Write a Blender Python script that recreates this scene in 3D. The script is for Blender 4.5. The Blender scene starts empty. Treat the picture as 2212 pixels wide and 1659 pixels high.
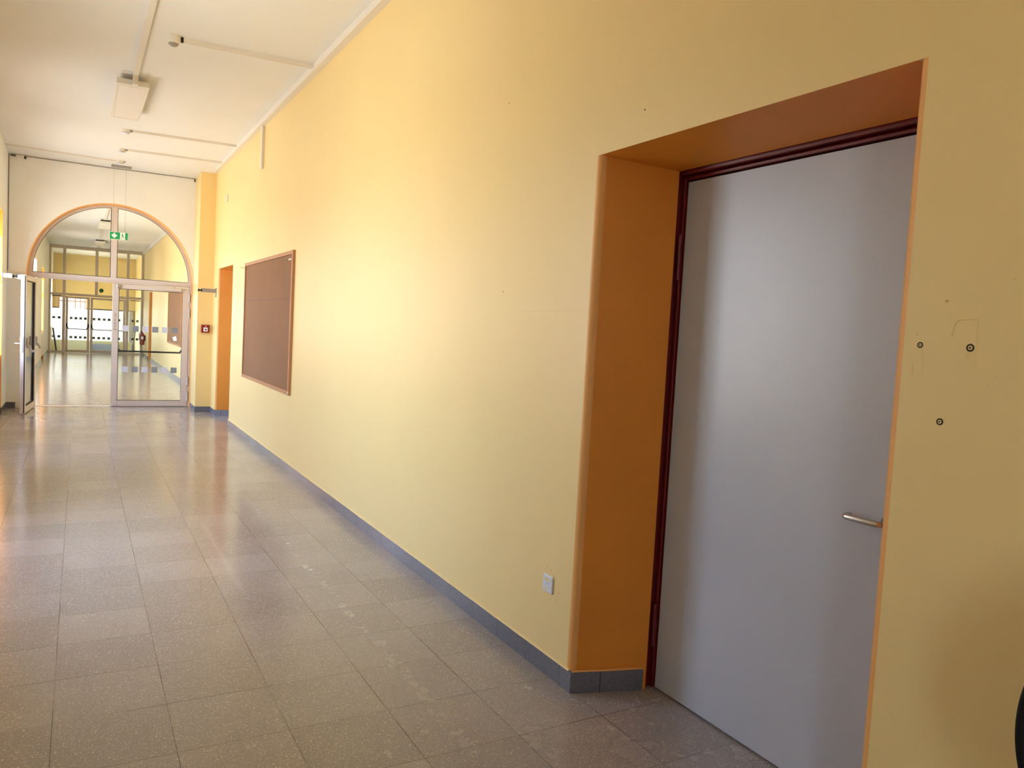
import bpy, bmesh, math, random
from mathutils import Vector, Matrix
C = bpy.context.scene.collection
S = bpy.context.scene
random.seed(7)

# ------------------------------------------------------------------ camera
F_PX = 1660.36
yaw, pit, rol = 0.514697493, -0.0651488435, 0.0541565286
cam = bpy.data.cameras.new('camera'); cam_o = bpy.data.objects.new('camera', cam); C.objects.link(cam_o)
cam.sensor_fit = 'HORIZONTAL'; cam.sensor_width = 36.0; cam.lens = F_PX / 2212 * 36.0
cam.clip_start = 0.05; cam.clip_end = 300
Fv = Vector((math.sin(yaw)*math.cos(pit), math.cos(yaw)*math.cos(pit), math.sin(pit)))
Rv = Vector((math.cos(yaw), -math.sin(yaw), 0)); Uv = Rv.cross(Fv)
R2 = math.cos(rol)*Rv + math.sin(rol)*Uv; U2 = -math.sin(rol)*Rv + math.cos(rol)*Uv
M = Matrix((R2, U2, -Fv)).transposed().to_4x4(); M.translation = Vector((0, 0, 1.6))
cam_o.matrix_world = M
S.camera = cam_o
S.view_settings.view_transform = 'Standard'; S.view_settings.look = 'None'
S.view_settings.gamma = 1.0; S.view_settings.use_curve_mapping = False
S.view_settings.exposure = 0.87
S.cycles.diffuse_bounces = 6; S.cycles.max_bounces = 10; S.cycles.transparent_max_bounces = 16
S.cycles.caustics_reflective = False; S.cycles.caustics_refractive = False
S.cycles.sample_clamp_indirect = 8.0

# ------------------------------------------------------------------ sky and sun
SKY = 10.5
w = bpy.data.worlds.new('sky'); S.world = w; w.use_nodes = True
n = w.node_tree.nodes; l = w.node_tree.links; n.clear()
tc = n.new('ShaderNodeTexCoord'); sp = n.new('ShaderNodeSeparateXYZ'); rp = n.new('ShaderNodeValToRGB')
mr = n.new('ShaderNodeMapRange'); mr.inputs['From Min'].default_value = -1; mr.inputs['From Max'].default_value = 1
bg = n.new('ShaderNodeBackground'); ou = n.new('ShaderNodeOutputWorld')
l.new(tc.outputs['Generated'], sp.inputs[0]); l.new(sp.outputs['Z'], mr.inputs['Value']); l.new(mr.outputs[0], rp.inputs[0])
e = rp.color_ramp.elements
e[0].position = 0.0; e[0].color = (0.74, 0.68, 0.58, 1)
e[1].position = 0.49; e[1].color = (0.70, 0.65, 0.57, 1)
a = e.new(0.515); a.color = (0.72, 0.85, 1.0, 1)
a = e.new(0.70); a.color = (0.50, 0.70, 1.0, 1)
a = e.new(1.0); a.color = (0.32, 0.52, 1.0, 1)
l.new(rp.outputs[0], bg.inputs[0]); bg.inputs[1].default_value = SKY; l.new(bg.outputs[0], ou.inputs[0])

sun = bpy.data.lights.new('sun', 'SUN'); sun.energy = 12.0; sun.angle = math.radians(0.6); sun.color = (1.0, 0.93, 0.80)
sun_o = bpy.data.objects.new('sun', sun); C.objects.link(sun_o)
sd = Vector((0.262, 1.0, -0.24)).normalized()
sun_o.rotation_euler = sd.to_track_quat('-Z', 'Y').to_euler(); sun_o.location = (-6, -6, 6)

def portal(x, y0, y1, z0, z1, face=1):
    L = bpy.data.lights.new('daylight_portal', 'AREA'); L.shape = 'RECTANGLE'
    L.size = z1 - z0; L.size_y = y1 - y0
    L.cycles.is_portal = True
    o = bpy.data.objects.new('daylight_portal', L); C.objects.link(o)
    o.location = (x, (y0+y1)/2, (z0+z1)/2)
    o.rotation_euler = (0, math.radians(-90*face), 0)

# ------------------------------------------------------------------ materials
def mat(name, col, rough=0.5, metal=0.0, spec=0.5, bump=0.0, bscale=60.0, var=0.0, vscale=3.0, coat=0.0):
    m = bpy.data.materials.new(name); m.use_nodes = True
    nt = m.node_tree; b = nt.nodes['Principled BSDF']
    b.inputs['Base Color'].default_value = (*col, 1); b.inputs['Roughness'].default_value = rough
    b.inputs['Metallic'].default_value = metal; b.inputs['Specular IOR Level'].default_value = spec
    b.inputs['Coat Weight'].default_value = coat
    t = nt.nodes.new('ShaderNodeTexCoord')
    if bump:
        nz = nt.nodes.new('ShaderNodeTexNoise'); nz.inputs['Scale'].default_value = bscale; nz.inputs['Detail'].default_value = 4
        bp = nt.nodes.new('ShaderNodeBump'); bp.inputs['Strength'].default_value = bump; bp.inputs['Distance'].default_value = 0.002
        nt.links.new(t.outputs['Object'], nz.inputs['Vector']); nt.links.new(nz.outputs[0], bp.inputs['Height'])
        nt.links.new(bp.outputs[0], b.inputs['Normal'])
    if var:
        nz = nt.nodes.new('ShaderNodeTexNoise'); nz.inputs['Scale'].default_value = vscale; nz.inputs['Detail'].default_value = 5
        mx = nt.nodes.new('ShaderNodeMixRGB'); mx.blend_type = 'MULTIPLY'; mx.inputs[0].default_value = 1
        mp = nt.nodes.new('ShaderNodeMapRange'); mp.inputs['From Min'].default_value = 0.3; mp.inputs['From Max'].default_value = 0.7
        mp.inputs['To Min'].default_value = 1 - var; mp.inputs['To Max'].default_value = 1 + var*0.3
        nt.links.new(t.outputs['Object'], nz.inputs['Vector']); nt.links.new(nz.outputs[0], mp.inputs[0])
        mx.inputs[1].default_value = (*col, 1); nt.links.new(mp.outputs[0], mx.inputs[2])
        nt.links.new(mx.outputs[0], b.inputs['Base Color'])
    return m

def glass(name, tint=(0.97, 0.98, 0.97)):
    m = bpy.data.materials.new(name); m.use_nodes = True; nt = m.node_tree; nt.nodes.clear()
    tr = nt.nodes.new('ShaderNodeBsdfTransparent'); tr.inputs[0].default_value = (*tint, 1)
    gl = nt.nodes.new('ShaderNodeBsdfGlossy'); gl.inputs['Roughness'].default_value = 0.01
    lw = nt.nodes.new('ShaderNodeLayerWeight'); lw.inputs[0].default_value = 0.5
    pw = nt.nodes.new('ShaderNodeMath'); pw.operation = 'POWER'; pw.inputs[1].default_value = 5.0; nt.links.new(lw.outputs['Facing'], pw.inputs[0])
    fr = nt.nodes.new('ShaderNodeMath'); fr.operation = 'MULTIPLY_ADD'; fr.inputs[1].default_value = 0.92; fr.inputs[2].default_value = 0.03; nt.links.new(pw.outputs[0], fr.inputs[0])
    mx = nt.nodes.new('ShaderNodeMixShader'); o = nt.nodes.new('ShaderNodeOutputMaterial')
    nt.links.new(fr.outputs[0], mx.inputs[0]); nt.links.new(tr.outputs[0], mx.inputs[1]); nt.links.new(gl.outputs[0], mx.inputs[2])
    nt.links.new(mx.outputs[0], o.inputs[0]); return m

class N:  # tiny node helper
    def __init__(s, nt): s.nt = nt
    def v(s, x):
        return x
    def math(s, op, a, b=None, c=None, clamp=False):
        q = s.nt.nodes.new('ShaderNodeMath'); q.operation = op; q.use_clamp = clamp
        for i, x in enumerate((a, b, c)):
            if x is None: continue
            if isinstance(x, (int, float)): q.inputs[i].default_value = x
            else: s.nt.links.new(x, q.inputs[i])
        return q.outputs[0]
    def mix(s, f, a, b, mode='MIX'):
        q = s.nt.nodes.new('ShaderNodeMixRGB'); q.blend_type = mode
        for i, x in enumerate((f, a, b)):
            if isinstance(x, (int, float)): q.inputs[i].default_value = x
            elif isinstance(x, tuple): q.inputs[i].default_value = (*x, 1)
            else: s.nt.links.new(x, q.inputs[i])
        return q.outputs[0]
    def noise(s, vec, scale, detail=3, rough=0.5):
        q = s.nt.nodes.new('ShaderNodeTexNoise'); q.inputs['Scale'].default_value = scale
        q.inputs['Detail'].default_value = detail; q.inputs['Roughness'].default_value = rough
        s.nt.links.new(vec, q.inputs['Vector']); return q.outputs[0]
    def rng(s, v, a, b, c=0.0, d=1.0):
        q = s.nt.nodes.new('ShaderNodeMapRange'); s.nt.links.new(v, q.inputs[0])
        q.clamp = True
        if a > b: a, b, c, d = b, a, d, c
        q.inputs[1].default_value = a; q.inputs[2].default_value = b; q.inputs[3].default_value = c; q.inputs[4].default_value = d
        return q.outputs[0]

def terrazzo(name, base, dark, tiles):
    m = bpy.data.materials.new(name); m.use_nodes = True; nt = m.node_tree; b = nt.nodes['Principled BSDF']; k = N(nt)
    t = nt.nodes.new('ShaderNodeTexCoord'); s = nt.nodes.new('ShaderNodeSeparateXYZ'); nt.links.new(t.outputs['Object'], s.inputs[0])
    P = t.outputs['Object']
    col = k.mix(k.rng(k.noise(P, 1.1, 5), 0.3, 0.7), dark, base)
    if tiles:
        u = k.math('DIVIDE', k.math('ADD', s.outputs[0], 0.069), 0.4064); v = k.math('DIVIDE', k.math('SUBTRACT', s.outputs[1], 2.541), 0.401)
        iu = k.math('FLOOR', u); iv = k.math('FLOOR', v)
        cb = nt.nodes.new('ShaderNodeCombineXYZ'); nt.links.new(iu, cb.inputs[0]); nt.links.new(iv, cb.inputs[1])
        wn = nt.nodes.new('ShaderNodeTexWhiteNoise'); wn.noise_dimensions = '2D'; nt.links.new(cb.outputs[0], wn.inputs['Vector'])
        ws = nt.nodes.new('ShaderNodeSeparateColor'); nt.links.new(wn.outputs['Color'], ws.inputs[0])
        val = k.rng(ws.outputs[0], 0, 1, 0.90, 1.06)
        vv = nt.nodes.new('ShaderNodeCombineXYZ')
        for i in range(3): nt.links.new(val, vv.inputs[i])
        col = k.mix(1.0, col, vv.outputs[0], 'MULTIPLY')
        col = k.mix(k.rng(ws.outputs[1], 0.0, 1, 0, 0.12), col, (0.20, 0.13, 0.115))
        col = k.mix(k.rng(k.noise(P, 5, 8, 0.75), 0.45, 0.75, 0, 0.14), col, (0.20, 0.15, 0.12))
        fu = k.math('FRACT', u); fv = k.math('FRACT', v)
        du = k.math('MINIMUM', fu, k.math('SUBTRACT', 1.0, fu)); dv = k.math('MINIMUM', fv, k.math('SUBTRACT', 1.0, fv))
        wob = k.rng(k.noise(P, 2.3, 4), 0.35, 0.6, 0.35, 1.0)
        wob2 = k.rng(k.noise(P, 1.7, 4), 0.38, 0.60, 0.2, 1.0)
        ju = k.math('MULTIPLY', k.math('LESS_THAN', du, 0.0042), wob); jv = k.math('MULTIPLY', k.math('LESS_THAN', dv, 0.0042), wob2)
        joint = k.math('MAXIMUM', ju, jv)
    # stone chips
    for sc, th, c, f in (((170, 0.27, (0.62, 0.57, 0.50), 0.8), (75, 0.16, (0.72, 0.66, 0.58), 0.85), (100, 0.17, (0.06, 0.05, 0.045), 0.4)) if tiles else
                         ((150, 0.20, (0.34, 0.36, 0.42), 0.6), (110, 0.20, (0.04, 0.04, 0.05), 0.6))):
        vo = nt.nodes.new('ShaderNodeTexVoronoi'); vo.inputs['Scale'].default_value = sc; nt.links.new(P, vo.inputs['Vector'])
        sc2 = nt.nodes.new('ShaderNodeSeparateColor'); nt.links.new(vo.outputs['Color'], sc2.inputs[0])
        msk = k.math('MULTIPLY', k.math('LESS_THAN', vo.outputs['Distance'], k.math('MULTIPLY', sc2.outputs[0], th*1.6)), f)
        col = k.mix(msk, col, c)
    rough = k.rng(k.noise(P, 6, 4), 0.3, 0.7, 0.14, 0.20)
    if tiles:
        # worn pale streak running along the wall, 60 cm off it
        nx = k.noise(P, 1.5, 4); cx = k.math('ADD', 1.25, k.math('MULTIPLY', nx, 0.17))
        far = k.math('ABSOLUTE', k.math('SUBTRACT', s.outputs[0], cx))
        band = k.rng(far, 0.0, 0.05, 1.0, 0.0)
        th = k.noise(P, 14, 8, 0.75)
        ok = k.math('MULTIPLY', k.rng(th, 0.46, 0.60), band)
        ok = k.math('MULTIPLY', ok, k.rng(s.outputs[1], 2.4, 2.7)); ok = k.math('MULTIPLY', ok, k.rng(s.outputs[1], 7.4, 7.0))
        col = k.mix(k.math('MULTIPLY', ok, 0.26), col, (0.50, 0.49, 0.48))
        col = k.mix(k.math('MULTIPLY', joint, 0.85), col, (0.035, 0.028, 0.022))
        # scuffs parallel to the corridor
        g = k.math('MULTIPLY', k.rng(k.math('ABSOLUTE', k.math('SUBTRACT', s.outputs[0], 0.86)), 0.0, 0.03, 1, 0),
                   k.math('MULTIPLY', k.rng(s.outputs[1], 4.6, 4.7), k.rng(s.outputs[1], 6.3, 6.2)))
        col = k.mix(k.math('MULTIPLY', g, 0.22), col, (0.6, 0.56, 0.52))
        rough = k.math('ADD', rough, k.math('MULTIPLY', ok, 0.12))
        rough = k.math('ADD', rough, k.rng(s.outputs[1], 2.0, 6.0, 0.10, 0.0))
        bp = nt.nodes.new('ShaderNodeBump'); bp.inputs['Strength'].default_value = 0.10; bp.inputs['Distance'].default_value = 0.001
        nt.links.new(k.math('SUBTRACT', k.noise(P, 3.0, 2), k.math('MULTIPLY', joint, 0.5)), bp.inputs['Height']); nt.links.new(bp.outputs[0], b.inputs['Normal'])
    nt.links.new(col, b.inputs['Base Color']); nt.links.new(rough, b.inputs['Roughness'])
    b.inputs['Specular IOR Level'].default_value = 0.55
    return m, nt, b, k, s

m_floor = terrazzo('terrazzo_tiles', (0.365, 0.330, 0.322), (0.32, 0.285, 0.277), True)[0]
m_base, nt, b, k, s = terrazzo('grey_stone_skirting', (0.185, 0.195, 0.245), (0.13, 0.14, 0.18), False)
# skirting joints every 30 cm
src = b.inputs['Base Color'].links[0].from_socket
fy = k.math('FRACT', k.math('DIVIDE', k.math('ADD', s.outputs[1], s.outputs[0]), 0.3)); fz = k.math('LESS_THAN', fy, 0.012)
nt.links.new(k.mix(k.math('MULTIPLY', fz, 0.7), src, (0.03, 0.03, 0.035)), b.inputs['Base Color'])
b.inputs['Roughness'].default_value = 0.3

m_yellow = mat('yellow_wall_paint', (0.88, 0.675, 0.315), 0.40, bump=0.10, bscale=25, var=0.03, vscale=1.2)
m_cream = mat('cream_wall_paint', (0.86, 0.865, 0.855), 0.55, bump=0.06, bscale=30, var=0.03)
m_ceil = mat('ceiling_paint', (0.82, 0.825, 0.83), 0.6, bump=0.06, bscale=18, var=0.03, vscale=0.8)
m_orange = mat('orange_reveal_paint', (0.76, 0.285, 0.03), 0.42, bump=0.12, bscale=22, var=0.08, vscale=2.5)
m_arris = mat('orange_edge_paint', (0.86, 0.44, 0.14), 0.5, bump=0.3, bscale=20, var=0.05)
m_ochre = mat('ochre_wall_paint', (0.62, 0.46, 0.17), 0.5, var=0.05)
m_red = mat('dark_red_frame_paint', (0.13, 0.006, 0.009), 0.3, bump=0.1)
m_leaf = mat('pale_grey_door_laminate', (0.51, 0.53, 0.61), 0.34, bump=0.03, bscale=8, var=0.05, vscale=2.0)
m_alu = mat('off_white_powder_coat', (0.66, 0.60, 0.59), 0.35)
m_alu2 = mat('beige_grey_powder_coat', (0.60, 0.52, 0.46), 0.4)
m_white = mat('white_plastic', (0.78, 0.74, 0.68), 0.4)
m_bwhite = mat('bluish_white_plastic', (0.72, 0.76, 0.86), 0.3)
m_diff = mat('lamp_diffuser', (0.86, 0.81, 0.76), 0.3)
m_black = mat('black_rubber', (0.01, 0.009, 0.009), 0.5)
m_blackp = mat('black_plastic', (0.006, 0.006, 0.006), 0.6, spec=0.2)
m_mesh = mat('grey_mesh_fabric', (0.30, 0.30, 0.31), 0.8)
m_steel = mat('brushed_steel', (0.62, 0.58, 0.56), 0.25, metal=1.0)
m_grey = mat('grey_metal', (0.38, 0.36, 0.35), 0.4, metal=0.4)
m_wood = mat('beech_frame', (0.48, 0.22, 0.09), 0.5, var=0.1, vscale=8)
m_cork = mat('brown_linoleum_board', (0.26, 0.115, 0.042), 0.75, bump=0.1, bscale=200, var=0.10, vscale=2)
m_seam = mat('board_seam', (0.16, 0.05, 0.025), 0.6)
m_fred = mat('alarm_red', (0.26, 0.005, 0.008), 0.35)
m_green = mat('safety_green', (0.0, 0.33, 0.12), 0.4)
m_dgreen = mat('dark_green_sticker', (0.0, 0.10, 0.015), 0.5)
m_signw = mat('sign_white', (0.9, 0.92, 0.9), 0.4)
m_sqa = mat('pale_lilac_film', (0.60, 0.64, 0.80), 0.5); m_sqb = mat('grey_film', (0.24, 0.27, 0.33), 0.5)
m_sqc = mat('dark_olive_film', (0.05, 0.055, 0.04), 0.6); m_sqd = mat('olive_film', (0.16, 0.16, 0.12), 0.6)
m_terra = mat('terracotta_frame', (0.55, 0.22, 0.10), 0.5)
m_cable = mat('brown_cable', (0.13, 0.10, 0.08), 0.5)
m_dark = mat('dark_recess', (0.03, 0.02, 0.015), 0.8)
m_conc = mat('white_render', (0.85, 0.84, 0.76), 0.8, var=0.05)
m_glass = glass('clear_glass'); m_glassr = glass('clear_glass_far', (0.95, 0.96, 0.93))
m_finblue = mat('light_blue_enamel', (0.68,0.78,0.86), 0.5)
m_text = mat('grey_lettering', (0.10, 0.10, 0.12), 0.5)

# ------------------------------------------------------------------ mesh builder
class MB:
    def __init__(s, inset=0.0): s.v = []; s.f = []; s.mi = []; s.inset = inset; s.k = 0   # inset keeps overlapping members from sharing a plane
    def add(s, vs, fs, mi=0):
        o = len(s.v); s.v += [Vector(q) for q in vs]; s.f += [[i+o for i in f] for f in fs]; s.mi += [mi]*len(fs); return s
    def box(s, x0, x1, y0, y1, z0, z1, mi=0):
        if x0 > x1: x0, x1 = x1, x0
        if y0 > y1: y0, y1 = y1, y0
        if z0 > z1: z0, z1 = z1, z0
        if s.inset:
            q = s.inset*s.k; s.k += 1; x0 += q; x1 -= q; y0 += q; y1 -= q; z0 += q; z1 -= q
        return s.add([(x0,y0,z0),(x1,y0,z0),(x1,y1,z0),(x0,y1,z0),(x0,y0,z1),(x1,y0,z1),(x1,y1,z1),(x0,y1,z1)],
                     [(0,3,2,1),(4,5,6,7),(0,1,5,4),(1,2,6,5),(2,3,7,6),(3,0,4,7)], mi)
    def quad(s, a, b, c, d, mi=0): return s.add([a, b, c, d], [(0,1,2,3)], mi)
    def prism(s, pts, d, mi=0):  # planar polygon extruded by vector d
        n = len(pts); p = [Vector(q) for q in pts]; q = [a + Vector(d) for a in p]
        return s.add(p+q, [tuple(range(n))[::-1], tuple(range(n, 2*n))] + [(i, (i+1)%n, n+(i+1)%n, n+i) for i in range(n)], mi)
    def tube(s, path, r, n=12, mi=0):
        P = [Vector(q) for q in path]; rs = r if isinstance(r, (list, tuple)) else [r]*len(P); rings = []
        up = None
        for i, p in enumerate(P):
            t = (P[min(i+1, len(P)-1)] - P[max(i-1, 0)]).normalized()
            if up is None: up = t.orthogonal().normalized()
            up = (up - t*up.dot(t)).normalized(); sd_ = t.cross(up)
            rings.append([p + rs[i]*(math.cos(a)*up + math.sin(a)*sd_) for a in [2*math.pi*j/n for j in range(n)]])
        vs = [q for r_ in rings for q in r_]; fs = []
        for i in range(len(P)-1):
            for j in range(n): fs.append((i*n+j, i*n+(j+1)%n, (i+1)*n+(j+1)%n, (i+1)*n+j))
        fs += [tuple(range(n))[::-1], tuple((len(P)-1)*n+j for j in range(n))]
        return s.add(vs, fs, mi)
    def lathe(s, prof, c, axis, n=24, mi=0):  # prof: list of (radius, height along axis)
        ax = Vector(axis).normalized(); u = ax.orthogonal().normalized(); v = ax.cross(u); c = Vector(c); vs = []; fs = []
        for r, h in prof:
            for j in range(n):
                a = 2*math.pi*j/n; vs.append(c + ax*h + r*(math.cos(a)*u + math.sin(a)*v))
        for i in range(len(prof)-1):
            for j in range(n): fs.append((i*n+j, i*n+(j+1)%n, (i+1)*n+(j+1)%n, (i+1)*n+j))
        fs += [tuple(range(n))[::-1], tuple((len(prof)-1)*n+j for j in range(n))]
        return s.add(vs, fs, mi)
    def build(s, name, mats, parent=None, off=(0,0,0), loc=None, rotz=0.0, bevel=0.0, smooth=False):
        me = bpy.data.meshes.new(name); o_ = Vector(off)
        me.from_pydata([tuple(q - o_) for q in s.v], [], s.f)
        if not isinstance(mats, (list, tuple)): mats = [mats]
        for m in mats: me.materials.append(m)
        for p, mi in zip(me.polygons, s.mi): p.material_index = mi
        bm = bmesh.new(); bm.from_mesh(me); bmesh.ops.recalc_face_normals(bm, faces=bm.faces); bm.to_mesh(me); bm.free()
        if smooth:
            for p in me.polygons: p.use_smooth = True
            me.set_sharp_from_angle(angle=math.radians(40))
        o = bpy.data.objects.new(name, me); C.objects.link(o)
        if parent: o.parent = parent
        if loc is not None: o.location = loc
        o.rotation_euler = (0, 0, rotz)
        if bevel:
            b = o.modifiers.new('bevel', 'BEVEL'); b.width = bevel; b.segments = 2; b.limit_method = 'ANGLE'
        return o

def root(name, loc, label, cat, group=None, kind=None):
    o = bpy.data.objects.new(name, None); C.objects.link(o); o.location = loc; o.empty_display_size = 0.1
    tag(o, label, cat, group, kind); return o
def tag(o, label, cat, group=None, kind=None):
    o['label'] = label; o['category'] = cat
    if group: o['group'] = group
    if kind: o['kind'] = kind
    return o
def struct(o, label, cat='wall'): return tag(o, label, cat, None, 'structure')

def letters(txt, size):
    cu = bpy.data.curves.new('t', 'FONT'); cu.body = txt; cu.size = size; cu.extrude = 0.0006; cu.align_x = 'CENTER'
    o = bpy.data.objects.new('t', cu); C.objects.link(o); dg = bpy.context.evaluated_depsgraph_get()
    me = bpy.data.meshes.new_from_object(o.evaluated_get(dg)); C.objects.unlink(o); bpy.data.objects.remove(o)
    return me

# ------------------------------------------------------------------ dimensions
W = 1.953; LW = -1.0; YB = -4.0; YF = 14.43; YP = 13.8; YD = 14.65; W2 = 2.14; YPART = 33.1
def cz(y): return 4.045 if y < 12.3 else max(3.965, 4.045 - 0.08*(y-12.3)/(14.43-12.3))
BH = 0.095; BT = 0.008   # skirting height / projection

# ------------------------------------------------------------------ floor and ceiling
f = MB(); f.box(-1.35, 2.6, YB, YPART+11, -0.12, 0); struct(f.build('floor', m_floor), 'grey brown terrazzo tile floor running down the corridor', 'floor')
f = MB()
f.add([(-1.4,YB,cz(0)),(2.3,YB,cz(0)),(2.3,12.3,cz(0)),(-1.4,12.3,cz(0)),(2.3,14.43,cz(14.43)),(-1.4,14.43,cz(14.43)),(2.3,YPART+5,cz(14.43)),(-1.4,YPART+5,cz(14.43)),
       (-1.4,YB,4.3),(2.3,YB,4.3),(2.3,YPART+5,4.3),(-1.4,YPART+5,4.3)],
      [(0,1,2,3),(3,2,4,5),(5,4,6,7),(8,9,10,11),(0,1,9,8),(7,6,10,11)])
f.box(-3.4, 4.4, YPART+5, YPART+11, 4.05, 4.3)  # unseen roof over the yard, added to keep sun and sky out
struct(f.build('ceiling', m_ceil), 'off-white painted corridor ceiling', 'ceiling')

# ------------------------------------------------------------------ walls with niches
def niche_wall(name, x, xo, y0, y1, ztop, niches, mats, label, ysplay=0.0, r=0.0):
    """wall face at x (room side), solid back to xo; niches: (ya, yb, ztop, depth_x, z0). materials: wall, reveal, edge"""
    b = MB(); sgn = 1 if xo > x else -1; cur = y0
    for ya, yb, zt, dx, sp_ in sorted(niches):
        b.box(x, xo, cur, ya - (r if r else 0), 0, ztop, 0)
        if r:
            b.box(x + sgn*r, xo, ya - r, ya - 0.0005, 0, zt, 0); b.box(x, xo, ya-r, ya, zt, ztop, 0)
            b.box(x + sgn*r, xo, yb + 0.0005, yb + r, 0, zt, 0); b.box(x, xo, yb, yb+r, zt, ztop, 0)
            for yy, sg in ((ya, -1), (yb, 1)):   # rounded painted arris
                pts = [(x + sgn*(r - r*math.cos(t)), yy + sg*(r - r*math.sin(t)), 0) for t in [math.pi/2*i/6 for i in range(7)]]
                pts = pts + [(x + sgn*r, yy + sg*r, 0)]
                b.prism(pts, (0, 0, zt), 2)
        b.box(x, xo, ya, yb, zt, ztop, 0)
        xe = x + sgn*dx
        # reveal skins (painted)
        b.prism([(x+sgn*r, ya, 0), (xe, ya+sp_, 0), (xe, ya-0.05, 0), (x+sgn*r, ya-0.05, 0)], (0,0,zt), 1)
        b.prism([(x+sgn*r, yb, 0), (xe, yb-sp_, 0), (xe, yb+0.05, 0), (x+sgn*r, yb+0.05, 0)], (0,0,zt), 1)
        b.prism([(x+sgn*0.0005, ya, zt), (xe, ya, zt-0.35*sp_), (xe, ya, zt+0.05), (x+sgn*0.0005, ya, zt+0.05)], (0, yb-ya, 0), 1)
        cur = yb + (r if r else 0)
    b.box(x, xo, cur, y1, 0, ztop, 0)
    return b, struct(b.build(name, mats, smooth=False), label)

N1 = (1.334, 2.775, 2.392, 0.345, 0.11)     # near door niche
N2 = (11.98, 13.30, 2.392, 0.345, 0.10)
b, wr = niche_wall('wall_right', W, 2.62, YB, YF, 4.08, [N1, N2], [m_yellow, m_orange, m_arris], 'long yellow painted corridor wall with orange door niches', r=0.03)
b2, wr2 = niche_wall('wall_hall_right', W2, 2.62, YF+0.35, YPART+5, 4.08, [(28.9, 30.25, 2.36, 0.30, 0.05)], [m_yellow, m_orange, m_arris], 'yellow right wall of the corridor beyond the glass door', r=0.03)
WZ = 2.985; WD = 0.30
wins = [(-3.0, -1.9), (4.9, 6.4), (9.5, 10.6), (12.1, 13.6)]  # the first, unseen behind the viewer, is added to brighten the near wall
wins2 = [(15.0, 16.5), (17.6, 19.1), (20.1, 21.6), (22.4, 23.9), (27.2, 28.7), (33.5, 35.0), (35.6, 37.1)]  # most are unseen and added to brighten the hall and lobby
_, wl = niche_wall('wall_left', LW, -1.40, YB, YF, 4.08, [(a_, b_, WZ, WD, 0) for a_, b_ in wins], [m_cream, m_orange, m_orange], 'cream left wall with tall orange window niches', r=0.0)
_, wl2 = niche_wall('wall_hall_left', LW, -1.40, YF+0.35, YPART+5, 4.08, [(a_, b_, 2.85, WD, 0) for a_, b_ in wins2], [m_cream, m_orange, m_orange], 'cream left wall of the corridor beyond the glass door', r=0.0)
f = MB(); f.box(-1.4, 2.62, YB-0.2, YB, 0, 4.3); struct(f.build('wall_back', m_cream), 'cream end wall behind the viewer')
f = MB(); f.box(1.71, W+0.05, YP, YF+0.01, 0, 4.03); struct(f.build('wall_pier', m_yellow), 'yellow pier beside the arched doorway carrying the fire alarm box', 'pillar')

# arch wall
AC, AR, AZ = 0.484, 1.217, 2.150
b = MB(); y0, y1 = YF, YF+0.35; r = 0.014
def arc(R, y, nn=48, cz_=AZ): return [(AC - R*math.cos(math.pi*i/nn), y, cz_ + R*math.sin(math.pi*i/nn)) for i in range(nn+1)]
xl, xr, zt = -1.4, 2.62, 4.1
for yy, mi in ((y0, 0), (y1, 0)):
    A = arc(AR+r, yy); nn = len(A)-1
    vs = A + [(p[0], yy, zt) for p in A]
    b.add(vs, [(i, i+1, nn+1+i+1, nn+1+i) for i in range(nn)], 0)
    b.quad((xl,yy,0),(AC-AR-r,yy,0),(AC-AR-r,yy,zt),(xl,yy,zt),0); b.quad((AC+AR+r,yy,0),(xr,yy,0),(xr,yy,zt),(AC+AR+r,yy,zt),0)
prof = [(AR + r - r*math.sin(t), y0 + r - r*math.cos(t)) for t in [math.pi/2*i/5 for i in range(6)]] + [(AR, y1)] + [(AR+r, y1)]
prev = None
for R_, yy in prof:
    ring = [(AC-R_, yy, 0)] + arc(R_, yy) + [(AC+R_, yy, 0)]
    if prev:
        nn = len(ring); b.add(prev+ring, [(i, i+1, nn+i+1, nn+i) for i in range(nn-1)], 1)
    prev = ring
struct(b.build('wall_far', [m_cream, m_arris], smooth=True), 'cream wall with the round arched opening edged in orange')

# skirtings
def skirt(name, segs, label):
    b = MB()
    for x0, x1, y0, y1 in segs: b.box(x0, x1, y0, y1, 0, BH)
    return struct(b.build(name, m_base, bevel=0.003), label, 'baseboard')
t = BT
sk = MB()
for a_, b_ in ((YB, N1[0]-0.02), (N1[1]+0.02, N2[0]-0.02), (N2[1]+0.02, YP-t)): sk.box(W-t, W+0.02, a_, b_, 0, BH)
for n_ in (N1, N2):
    yb = n_[1]; sk.prism([(W-t, yb-0.012, 0), (W+0.325, yb-n_[4]-0.005, 0), (W+0.325, yb+0.02, 0), (W-t, yb+0.02, 0)], (0,0,BH))
    ya = n_[0]; sk.prism([(W-t, ya+0.012, 0), (W+0.325, ya+n_[4]+0.005, 0), (W+0.325, ya-0.02, 0), (W-t, ya-0.02, 0)], (0,0,BH))
sk.box(1.71-t, W+0.02, YP-t, YP+0.02, 0, BH); sk.box(1.71-t, 1.73, YP+0.02, YF+0.02, 0, BH)
struct(sk.build('baseboard_right', m_base), 'grey stone skirting along the yellow wall', 'baseboard')
sk = MB()
wb_ = [YB] + [q for w_ in wins for q in w_] + [YF]
for a_, b_ in zip(wb_[::2], wb_[1::2]): sk.box(LW-0.01, LW+t, a_, b_, 0, BH)
for a_, b_ in wins: sk.box(LW-WD, LW-WD+t, a_, b_, 0, BH); sk.box(LW-WD, LW+t, b_-t, b_+0.01, 0, BH)
sk.box(LW, -0.87, YF-t, YF+0.01, 0, BH)
struct(sk.build('baseboard_left', m_base), 'dark stone skirting along the left wall', 'baseboard')
sk = MB()
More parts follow.
